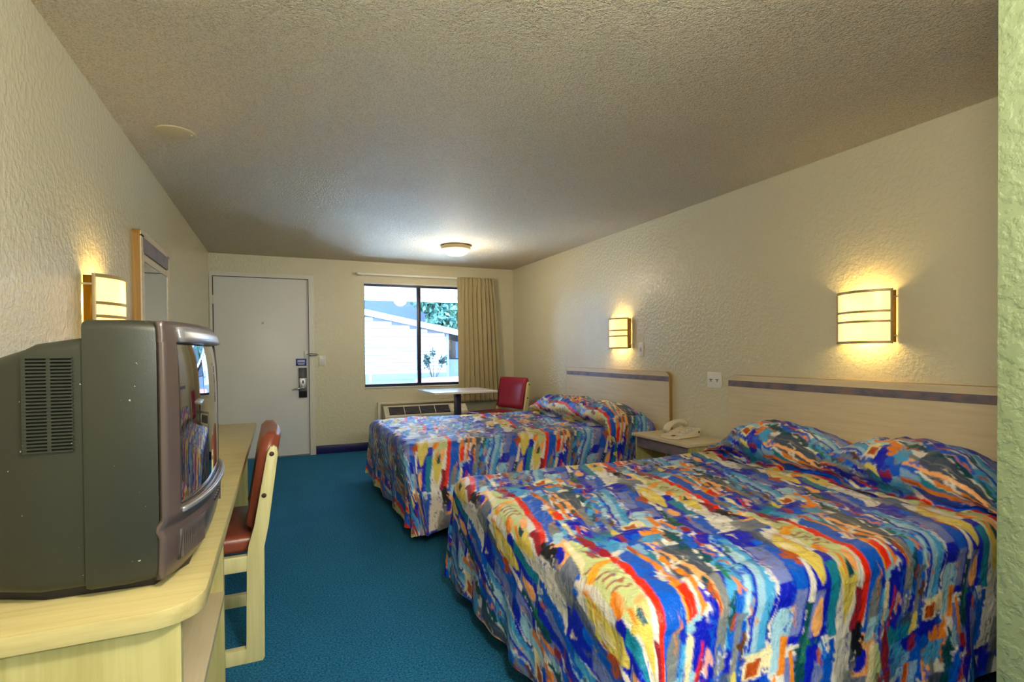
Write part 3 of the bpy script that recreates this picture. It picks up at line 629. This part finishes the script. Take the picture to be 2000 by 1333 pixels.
# ------------------------------------------------------------------ air conditioner
ac = empty('air_conditioner', (2.34, -0.12, 0)); tag(ac, 'cream through-wall air conditioner under the window', 'air conditioner')
def al_(bm): bmesh.ops.translate(bm, verts=bm.verts, vec=(-2.34, 0.12, 0)); return bm
bm = bmesh.new(); box(bm, 1.780, 1.815, -0.06, -0.001, 0.02, 0.578, .003); box(bm, 2.885, 2.92, -0.06, -0.001, 0.02, 0.578, .003); box(bm, 1.815, 2.885, -0.06, -0.001, 0.553, 0.578, .003)
obj('wall_sleeve', al_(bm), 'ac_plastic', ac)
obj('body', al_(prism([(-0.012, 0.05), (-0.24, 0.05), (-0.255, 0.42), (-0.235, 0.43), (-0.115, 0.528), (-0.012, 0.535)], 'x', 1.835, 2.875, bev=0.004)), 'ac_plastic', ac)
# grille recess on the sloped top
gn = Vector((0, -0.098, 0.12)).normalized(); gd = Vector((0, 0.12, 0.098)).normalized(); gc = Vector((2.255, -0.175, 0.4795))
def slope_box(x0, x1, d0, d1, h0, h1):
    bm = B(x0, x1, d0, d1, h0, h1)
    for vv in bm.verts:
        p = vv.co.copy(); vv.co = Vector((p.x, gc.y, gc.z))+gd*p.y+gn*p.z
    return bm
gr = obj('grille_recess', al_(slope_box(1.885, 2.645, -0.066, 0.066, -0.004, 0.002)), 'dark_void', ac)
for i in range(6):
    dd = -0.052+i*0.0208; obj('louver', al_(slope_box(1.89, 2.64, dd-0.0028, dd+0.0028, 0.002, 0.010)), 'slate_band', gr)
for i in range(5):
    x = 1.885+i*0.19; obj('grille_bar', al_(slope_box(x-0.004, x+0.004, -0.066, 0.066, 0.002, 0.012)), 'ac_plastic', gr)
cpn = obj('control_panel', al_(slope_box(2.665, 2.86, -0.062, 0.062, 0.001, 0.006)), 'cream_plastic', ac)
for i in range(3):
    kb = bmesh.new(); lathe([(0, 0), (0.014, 0), (0.012, 0.012), (0, 0.012)], 14, kb)
    for vv in kb.verts:
        p = vv.co.copy(); vv.co = Vector((2.70+0.06*i, gc.y, gc.z))+Vector((1, 0, 0))*p.x+gd*p.y+gn*(p.z+0.006)
    obj('knob', al_(kb), 'white_plastic', cpn)
for i in range(12): obj('intake_slot', al_(B(1.90, 2.80, -0.2545, -0.2505, 0.09+0.024*i, 0.098+0.024*i)), 'dark_void', ac)

# ------------------------------------------------------------------ table by the window
tb = empty('pedestal_table', (2.565, -0.76, 0), math.radians(3)); tag(tb, 'white rectangular pedestal table with navy post by the window', 'table')
obj('table_top', prism(rrect(-0.375, 0.375, -0.30, 0.30, 0.012, n=3), 'z', 0.725, 0.748, bev=0.002), 'table_white', tb)
obj('edge_trim', prism(rrect(-0.3765, 0.3765, -0.3015, 0.3015, 0.012, n=3), 'z', 0.728, 0.744), 'white_plastic', tb)
obj('post', B(-0.034, 0.034, -0.034, 0.034, 0.02, 0.715, 0.006), 'post_navy', tb)
obj('mount_plate', B(-0.15, 0.15, -0.15, 0.15, 0.715, 0.725), 'black_plastic', tb)
obj('foot', box(B(-0.30, 0.30, -0.03, 0.03, 0.001, 0.028, 0.005), -0.03, 0.03, -0.26, 0.26, 0.001, 0.0275, 0.005), 'post_navy', tb)

# ------------------------------------------------------------------ chairs (local: faces -x, y across)
def chair(name, label, loc, rz, vinyl):
    c = empty(name, loc, rz); tag(c, label, 'chair')
    hw = 0.262
    for s in (-1, 1):
        y0, y1 = (s*hw-0.018, s*hw+0.018)
        post = [(-0.01, 0.0), (0.055, 0.0), (0.062, 0.012), (0.066, 0.44), (0.082, 0.52), (0.118, 0.79), (0.116, 0.815), (0.104, 0.825), (0.090, 0.820), (0.080, 0.80), (0.030, 0.52), (0.010, 0.45), (0.004, 0.40), (-0.002, 0.06)]
        po_ = obj('back_post', prism(post, 'y', y0, y1, bev=0.003), 'chair_wood', c)
        for (xx, zz_) in ((0.096, 0.795), (0.067, 0.637)):
            cb = bmesh.new(); lathe([(0, 0), (0.009, 0), (0.009, 0.003), (0, 0.003)], 12, cb); bmesh.ops.rotate(cb, verts=cb.verts, matrix=Matrix.Rotation(-s*PI/2, 3, 'X')); bmesh.ops.translate(cb, verts=cb.verts, vec=(xx, s*(hw+0.0175), zz_))
            obj('bolt_cap', cb, 'base_brown', po_, True)
        obj('floor_runner', B(-0.40, 0.0, y0, y1, 0.0, 0.056, 0.004), 'chair_wood', c)
        obj('front_leg', B(-0.45, -0.39, y0, y1, 0.0, 0.40, 0.006), 'chair_wood', c)
        obj('seat_rail', B(-0.40, 0.02, y0+0.002, y1-0.002, 0.352, 0.412, 0.004), 'chair_wood', c)
    obj('stretcher', B(-0.12, -0.10, -hw+0.018, hw-0.018, 0.10, 0.18, 0.003), 'chair_wood', c)
    obj('front_rail', B(-0.435, -0.41, -hw+0.018, hw-0.018, 0.345, 0.405, 0.003), 'chair_wood', c)
    bm = B(-0.455, 0.045, -0.240, 0.240, 0.408, 0.480, 0.028, 4)
    obj('seat', bm, vinyl, c, True)
    # padded back, leaning and slightly curved
    P_ = []
    prof = [(-0.004, 0.515), (0.020, 0.500), (0.046, 0.508), (0.060, 0.55), (0.118, 0.80), (0.126, 0.85), (0.108, 0.872), (0.082, 0.872), (0.062, 0.855), (0.040, 0.76), (0.006, 0.56)]
    rings = []
    for k in range(13):
        yy = -0.242+0.484*k/12; e = 0.012*(1-(yy/0.242)**2); sc = 0.90 if k in (0, 12) else 1.0
        cxm = sum(p[0] for p in prof)/len(prof); czm = sum(p[1] for p in prof)/len(prof)
        rings.append([((cxm+(p[0]-cxm)*sc)+e, yy, czm+(p[1]-czm)*(0.97 if sc < 1 else 1)) for p in prof])
    obj('backrest', loft(rings), vinyl, c, True)
    return c
chair('desk_chair', 'brown vinyl chair with pale wood frame pushed under the desk', (0.558, -4.115, 0), 0.03, 'vinyl_brown')
chair('side_chair', 'crimson vinyl chair with pale wood frame in the far corner', (3.225, -0.70, 0), math.radians(15), 'vinyl_red')

# ------------------------------------------------------------------ desk
dk = empty('long_desk', (0.28, -4.2, 0)); tag(dk, 'long pale wood desk along the wall under the television', 'desk')
def kl(bm): bmesh.ops.translate(bm, verts=bm.verts, vec=(-0.28, 4.2, 0)); return bm
topo = [(0.003, -5.58), (0.48, -5.58)]+[(0.48+0.082*math.sin(a), -5.498-0.082*math.cos(a)) for a in np.linspace(0.15, PI/2-0.1, 7)]+[(0.562, -5.49), (0.552, -2.84), (0.003, -2.84)]
obj('desk_top', kl(prism(topo, 'z', 0.708, 0.74, bev=0.002)), 'laminate_x', dk)
obj('end_panel', kl(B(0.003, 0.527, -5.557, -5.535, 0, 0.708)), 'laminate_z', dk)
obj('middle_panel', kl(B(0.003, 0.505, -4.545, -4.52, 0, 0.708)), 'laminate_z', dk)
obj('far_panel', kl(B(0.003, 0.500, -2.885, -2.862, 0, 0.708)), 'laminate_z', dk)
obj('lower_shelf', kl(B(0.02, 0.508, -5.535, -4.545, 0.33, 0.352, 0.002)), 'laminate_y', dk)
obj('back_panel', kl(B(0.003, 0.016, -5.535, -2.885, 0.25, 0.708)), 'laminate_y', dk)
obj('upper_rail', kl(B(0.478, 0.496, -5.535, -4.545, 0.62, 0.708)), 'laminate_y', dk)
dr = obj('drawer', kl(B(0.10, 0.505, -3.30, -2.886, 0.58, 0.70, 0.003)), 'laminate_y', dk)
obj('drawer_pull', kl(B(0.505, 0.515, -3.16, -3.06, 0.63, 0.642, 0.002)), 'white_plastic', dr)
obj('wall_cleat', kl(B(0.016, 0.05, -4.52, -3.3, 0.66, 0.708)), 'laminate_y', dk)

# ------------------------------------------------------------------ television
tv = empty('television', (0.30, -5.15, 0.74)); tag(tv, 'bulky dark grey tube television on the desk', 'television')
TX, TY, TZ = 0.30, -5.15, 0.74
def tl_(bm): bmesh.ops.translate(bm, verts=bm.verts, vec=(-TX, -TY, -TZ)); return bm
Y0, Y1 = -5.480, -4.815
def ring(x, y0, y1, z0, z1, r): return [(x, p[0], p[1]) for p in rrect(y0, y1, z0, z1, r, n=5)]
# front half of the shell
obj('front_shell', tl_(loft([ring(0.370, Y0, Y1, 0.757, 1.244, 0.016), ring(0.376, Y0-0.002, Y1+0.002, 0.755, 1.247, 0.018), ring(0.43, Y0-0.001, Y1+0.001, 0.755, 1.248, 0.018), ring(0.470, Y0+0.004, Y1-0.004, 0.756, 1.247, 0.02), ring(0.482, Y0+0.007, Y1-0.007, 0.757, 1.246, 0.02)])), 'tv_shell', tv)
# rear housing tapering to the back
obj('rear_shell', tl_(loft([ring(0.369, Y0+0.005, Y1-0.005, 0.760, 1.215, 0.02), ring(0.300, Y0+0.006, Y1-0.006, 0.760, 1.203, 0.02), ring(0.282, Y0+0.012, Y1-0.012, 0.760, 1.194, 0.022), ring(0.18, Y0+0.05, Y1-0.05, 0.762, 1.16, 0.03), ring(0.06, Y0+0.16, Y1-0.16, 0.78, 1.08, 0.04), ring(0.030, Y0+0.18, Y1-0.18, 0.79, 1.06, 0.03)])), 'tv_shell', tv)
vent = obj('vent_panel', tl_(B(0.286, 0.353, Y0+0.0052, Y0+0.010, 1.012, 1.180)), 'dark_void', tv)
n_s = 27
for i in range(n_s+1):
    z = 1.013+0.166*i/n_s; obj('vent_slat', tl_(B(0.284, 0.356, Y0+0.001, Y0+0.007, z-0.0015, z+0.0015)), 'tv_shell', vent)
for x in (0.284, 0.3185): obj('vent_rib', tl_(B(x, x+0.006, Y0+0.002, Y0+0.0065, 1.012, 1.180)), 'tv_shell', vent)
# bowed front
yc_, hy, zc_, hz_ = (Y0+Y1)/2, (Y1-Y0)/2, 1.0, 0.246
SY0, SY1, SZ0, SZ1 = -5.437, -4.90, 0.882, 1.206
ygr = np.unique(np.concatenate([np.linspace(Y0+0.004, Y1-0.004, 60), [SY0, SY1]])); zgr = np.unique(np.concatenate([np.linspace(0.757, 1.246, 50), [SZ0, SZ1]]))
def front_x(Yq, Zq):
    e = np.clip((Yq-yc_)/hy, -1, 1); k = np.clip((Zq-zc_)/hz_, -1, 1)
    return 0.485+0.054*(1-np.abs(e)**2.4)*(1-0.22*np.abs(k)**3)+0.012*(1-np.abs(k)**6)*(1-np.abs(e)**10)
Yq, Zq = np.meshgrid(ygr, zgr, indexing='ij'); Xq = front_x(Yq, Zq)
# a step between the screen surround and the speaker lip, the lip sits back
Xq = Xq-0.010*np.clip((0.862-Zq)/0.006, 0, 1)+0.006*np.clip((0.846-Zq)/0.01, 0, 1)
mid = ((ygr[:-1]+ygr[1:])/2)[:, None]; mz = ((zgr[:-1]+zgr[1:])/2)[None, :]
keep = ~((mid > SY0) & (mid < SY1) & (mz > SZ0) & (mz < SZ1))
bz = grid_mesh('front_bezel', np.stack([Xq-TX, Yq-TY, Zq-TZ], -1), 'tv_bezel', tv, keep)
sm = bz.modifiers.new('thick', 'SOLIDIFY'); sm.thickness = 0.012; sm.offset = 0
ys_ = np.linspace(SY0-0.002, SY1+0.002, 40); zs_ = np.linspace(SZ0-0.002, SZ1+0.002, 30); Yq, Zq = np.meshgrid(ys_, zs_, indexing='ij')
scn = grid_mesh('screen', np.stack([front_x(Yq, Zq)-0.007-TX, Yq-TY, Zq-TZ], -1), 'tv_screen', tv)
# silver brow above and strip below the screen
def strip(name, z0, z1, y0, y1, ext, mt):
    yy = np.linspace(y0, y1, 30); zz_ = np.linspace(z0, z1, 4); Yq, Zq = np.meshgrid(yy, zz_, indexing='ij')
    o = grid_mesh(name, np.stack([front_x(Yq, Zq)+ext-TX, Yq-TY, Zq-TZ], -1), mt, tv); s2 = o.modifiers.new('thick', 'SOLIDIFY'); s2.thickness = 0.008; s2.offset = 0; return o
strip('screen_brow', 1.207, 1.236, SY0+0.005, Y1-0.03, 0.008, 'tv_lip')
strip('screen_strip', 0.872, 0.881, SY0, Y1-0.05, 0.006, 'tv_lip')
for s in (0, 1):
    y0_ = (Y0+0.045) if s == 0 else (Y1-0.165)
    g_ = strip('speaker_grille', 0.778, 0.838, y0_, y0_+0.12, 0.001, 'tv_grille')
    for k in range(14):
        yk = y0_+0.006+k*0.0083; xk = float(front_x(np.array(yk), np.array(0.808)))+0.004
        obj('grille_rib', tl_(B(xk-0.002, xk+0.003, yk-0.0015, yk+0.0015, 0.780, 0.836)), 'tv_bezel', g_)
for k in range(5):
    yk = -5.20+0.025*k; xk = float(front_x(np.array(yk), np.array(0.84)))
    obj('button', tl_(B(xk-0.006, xk+0.004, yk-0.007, yk+0.007, 0.832, 0.842, 0.002)), 'black_plastic', tv)
obj('base', tl_(prism([(0.08, -5.34), (0.30, -5.445), (0.470, -5.452), (0.515, -5.36), (0.515, -4.94), (0.470, -4.85), (0.30, -4.85), (0.08, -4.96)], 'z', 0.7405, 0.760, bev=0.003)), 'black_plastic', tv)

# ------------------------------------------------------------------ mirror
mr = empty('wall_mirror', (0, -2.94, 1.38)); tag(mr, 'wood framed wall mirror with slate top band above the desk', 'mirror')
fr_o = rrect(-0.39, 0.39, -0.47, 0.462, 0.03)
obj('frame_back', prism(fr_o, 'x', 0.0005, 0.036), 'edge_wood', mr)
bm = bmesh.new(); box(bm, 0.036, 0.042, -0.388, -0.325, -0.468, 0.435); box(bm, 0.036, 0.042, 0.325, 0.388, -0.468, 0.435); box(bm, 0.036, 0.042, -0.325, 0.325, 0.30, 0.335); box(bm, 0.036, 0.042, -0.325, 0.325, -0.468, -0.42)
prism(rrect(-0.388, 0.388, 0.425, 0.461, 0.03, (0, 0, 1, 1)), 'x', 0.036, 0.042, bm)
obj('frame_face', bm, 'laminate_y', mr)
obj('inlay_band', B(0.036, 0.043, -0.345, 0.345, 0.345, 0.425), 'slate_band', mr)
obj('mirror_glass', B(0.036, 0.039, -0.325, 0.325, -0.42, 0.30), 'mirror_glass', mr)

# ------------------------------------------------------------------ outside
g = struct(obj('ground_outside', B(-30, 60, 0.15, 60, -0.25, -0.15), 'asphalt'), 'pale paved ground outside', 'ground')
struct(obj('bounce_walkway', B(-8, 12, 0.15, 3.3, -0.15, -0.04), 'concrete'), 'unseen pale walkway added outside to bounce sunlight into the room', 'walkway')  # added reflector hidden below the sill; throws sunlight up to the ceiling
mb = tag(obj('mulch_bed', prism([(5.6, 13.0), (18, 13.0), (18, 18.2), (8.9, 18.2), (7.0, 17.6), (6.0, 16)], 'z', -0.15, 0.02), 'brick_ground'), 'red mulch bed in front of the white building outside', 'mulch bed')
BY = 20.0
nb = empty('white_building', (9.0, BY, -0.15)); tag(nb, 'white sided building with a sloping gable outside the window', 'building')
def roofz(x): return 3.10-0.206*(x-4.54)        # roof line above ground, falls to the right
XB0, XB1 = -2.0, 8.70
poly = [(XB0-9, 0), (XB1-9, 0), (XB1-9, roofz(XB1)+0.15-0.1), (XB0-9, roofz(XB0)+0.15-0.1)]
obj('wall', prism(poly, 'y', 0.03, 6.0), 'roof_grey', nb)  # darker than the boards; shows through the gaps as painted lap shadows
ph0 = None
zb = 0.30; i = 0
while zb < 4.2:
    xe = min(XB1-0.15, 4.54+(3.10+0.15-0.1-zb-0.19)/0.206)
    if xe > XB0+0.3: obj('siding_board', prism([(0.03, zb), (-0.012, zb), (0.018, zb+0.158), (0.03, zb+0.158)], 'x', XB0-9, xe-9), 'siding', nb)
    zb += 0.185
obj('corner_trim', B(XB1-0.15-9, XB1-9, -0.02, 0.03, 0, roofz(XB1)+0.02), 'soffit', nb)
def bar(x0, x1, dz0, dz1, y0, y1):
    return prism([(x0-9, roofz(x0)+0.15+dz0), (x1-9, roofz(x1)+0.15+dz0), (x1-9, roofz(x1)+0.15+dz1), (x0-9, roofz(x0)+0.15+dz1)], 'y', y0, y1)
obj('rake_board', bar(XB0, 15.0, -0.12, 0.16, -0.35, -0.28), 'fascia', nb)
obj('roof', bar(XB0, 15.0, 0.10, 0.17, -0.30, 6.2), 'roof_grey', nb)
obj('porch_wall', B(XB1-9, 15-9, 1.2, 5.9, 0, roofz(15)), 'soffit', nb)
obj('foundation', B(XB0-9, XB1-9, -0.01, 0.03, 0, 0.30), 'roof_grey', nb)
mw = empty('shade_wing', (12, 36, -0.15)); tag(mw, 'tall grey block added far behind the trees to shade the courtyard', 'building')
obj('wall', B(-34, 34, 0, 6, 0, 14.5), 'stucco', mw)  # added to keep sun off the courtyard; its grey stands in for haze
obj('parapet', B(-34.2, 34.2, -0.15, 6.2, 14.5, 14.9), 'fascia', mw)
obj('floor_band', B(-34, 34, -0.1, 0.0, 6.9, 7.3), 'fascia', mw)
# soffit boards of this building
sf = empty('roof_overhang', (2.4, 1.4, 2.2)); tag(sf, 'white boarded roof overhang just outside the window', 'roof overhang')
sb0 = None
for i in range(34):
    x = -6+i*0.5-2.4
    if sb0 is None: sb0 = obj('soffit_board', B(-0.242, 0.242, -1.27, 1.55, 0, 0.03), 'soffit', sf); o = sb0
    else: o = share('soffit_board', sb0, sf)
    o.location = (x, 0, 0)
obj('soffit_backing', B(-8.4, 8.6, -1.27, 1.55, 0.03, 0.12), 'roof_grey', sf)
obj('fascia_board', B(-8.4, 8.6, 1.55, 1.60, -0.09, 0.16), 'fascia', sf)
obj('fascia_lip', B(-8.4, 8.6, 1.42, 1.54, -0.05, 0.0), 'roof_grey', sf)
# trees and shrub
def leaf_cloud(n, cen, rad, size, seed):
    r = np.random.RandomState(seed); c = r.randn(n, 3); c /= np.linalg.norm(c, axis=1)[:, None]; c *= (r.rand(n, 1)**0.45); lump = 0.75+0.35*np.sin(c[:, :1]*6+seed)*np.cos(c[:, 2:]*5)
    c = c*lump*rad+cen
    d1 = r.randn(n, 3); d1 /= np.linalg.norm(d1, axis=1)[:, None]; d2 = np.cross(d1, r.randn(n, 3)); d2 /= np.linalg.norm(d2, axis=1)[:, None]; s = size*(0.6+0.8*r.rand(n, 1))
    V = np.stack([c-d1*s, c+d2*s*.45, c+d1*s, c-d2*s*.45], 1).reshape(-1, 3); F = np.arange(n*4).reshape(n, 4)
    return V, F
def tree(label, x, y, h, r, n, seed, size=0.28, mt='leaf_teal', name='tree', cat='tree', group='trees behind the white building'):
    t = empty(name, (x, y, -0.15)); tag(t, label, cat, group)
    obj('trunk', tube([(0, 0, 0), (0.1, 0, h*0.35), (0.0, 0.1, h*0.7)], [0.035*h, 0.026*h, 0.012*h], 8), 'bark', t, True)
    V, F = leaf_cloud(n, np.array([0, 0, h*0.62]), np.array([r, r, h*0.42]), size, seed)
    me = bpy.data.meshes.new('foliage'); me.from_pydata(V.tolist(), [], F.tolist()); me.materials.append(M[mt])
    o = bpy.data.objects.new('foliage', me); C.objects.link(o); o.parent = t
    return t
tree('leafy green tree showing above the low end of the gable', 11.6, 29, 8.0, 2.7, 6000, 1)
tree('leafy green tree farther right behind the gable, beside the first tree', 17.6, 29, 9.0, 2.6, 5000, 2)
# shrub: branching stems with leaves
sh = empty('shrub', (7.55, 18.7, -0.15)); tag(sh, 'dark spindly shrub against the white siding outside', 'shrub')
r = np.random.RandomState(5)
for k in range(6):
    a = r.uniform(-1, 1); tip = Vector((a*0.75, r.uniform(-.2, .2), 1.0+0.7*r.rand()-0.3*abs(a)))
    base = Vector((a*0.1, 0, 0)); midp = base.lerp(tip, .5)+Vector((0.06*a, 0, 0.1))
    st = obj('stem', tube([base, midp, tip], [0.018, 0.012, 0.006], 6), 'bark', sh)
    V, F = leaf_cloud(70, np.array(tip.lerp(midp, .45)), np.array([0.20, 0.16, 0.34]), 0.075, 20+k)
    me = bpy.data.meshes.new('leaves'); me.from_pydata(V.tolist(), [], F.tolist()); me.materials.append(M['leaf_dark']); o = bpy.data.objects.new('leaves', me); C.objects.link(o); o.parent = sh
wp = tag(obj('marker_post', B(-0.05, 0.05, -0.05, 0.05, 0, 0.75, 0.01), 'fascia', loc=(4.35, 17.5, -0.15)), 'short white post outside at the lower left of the window', 'post')
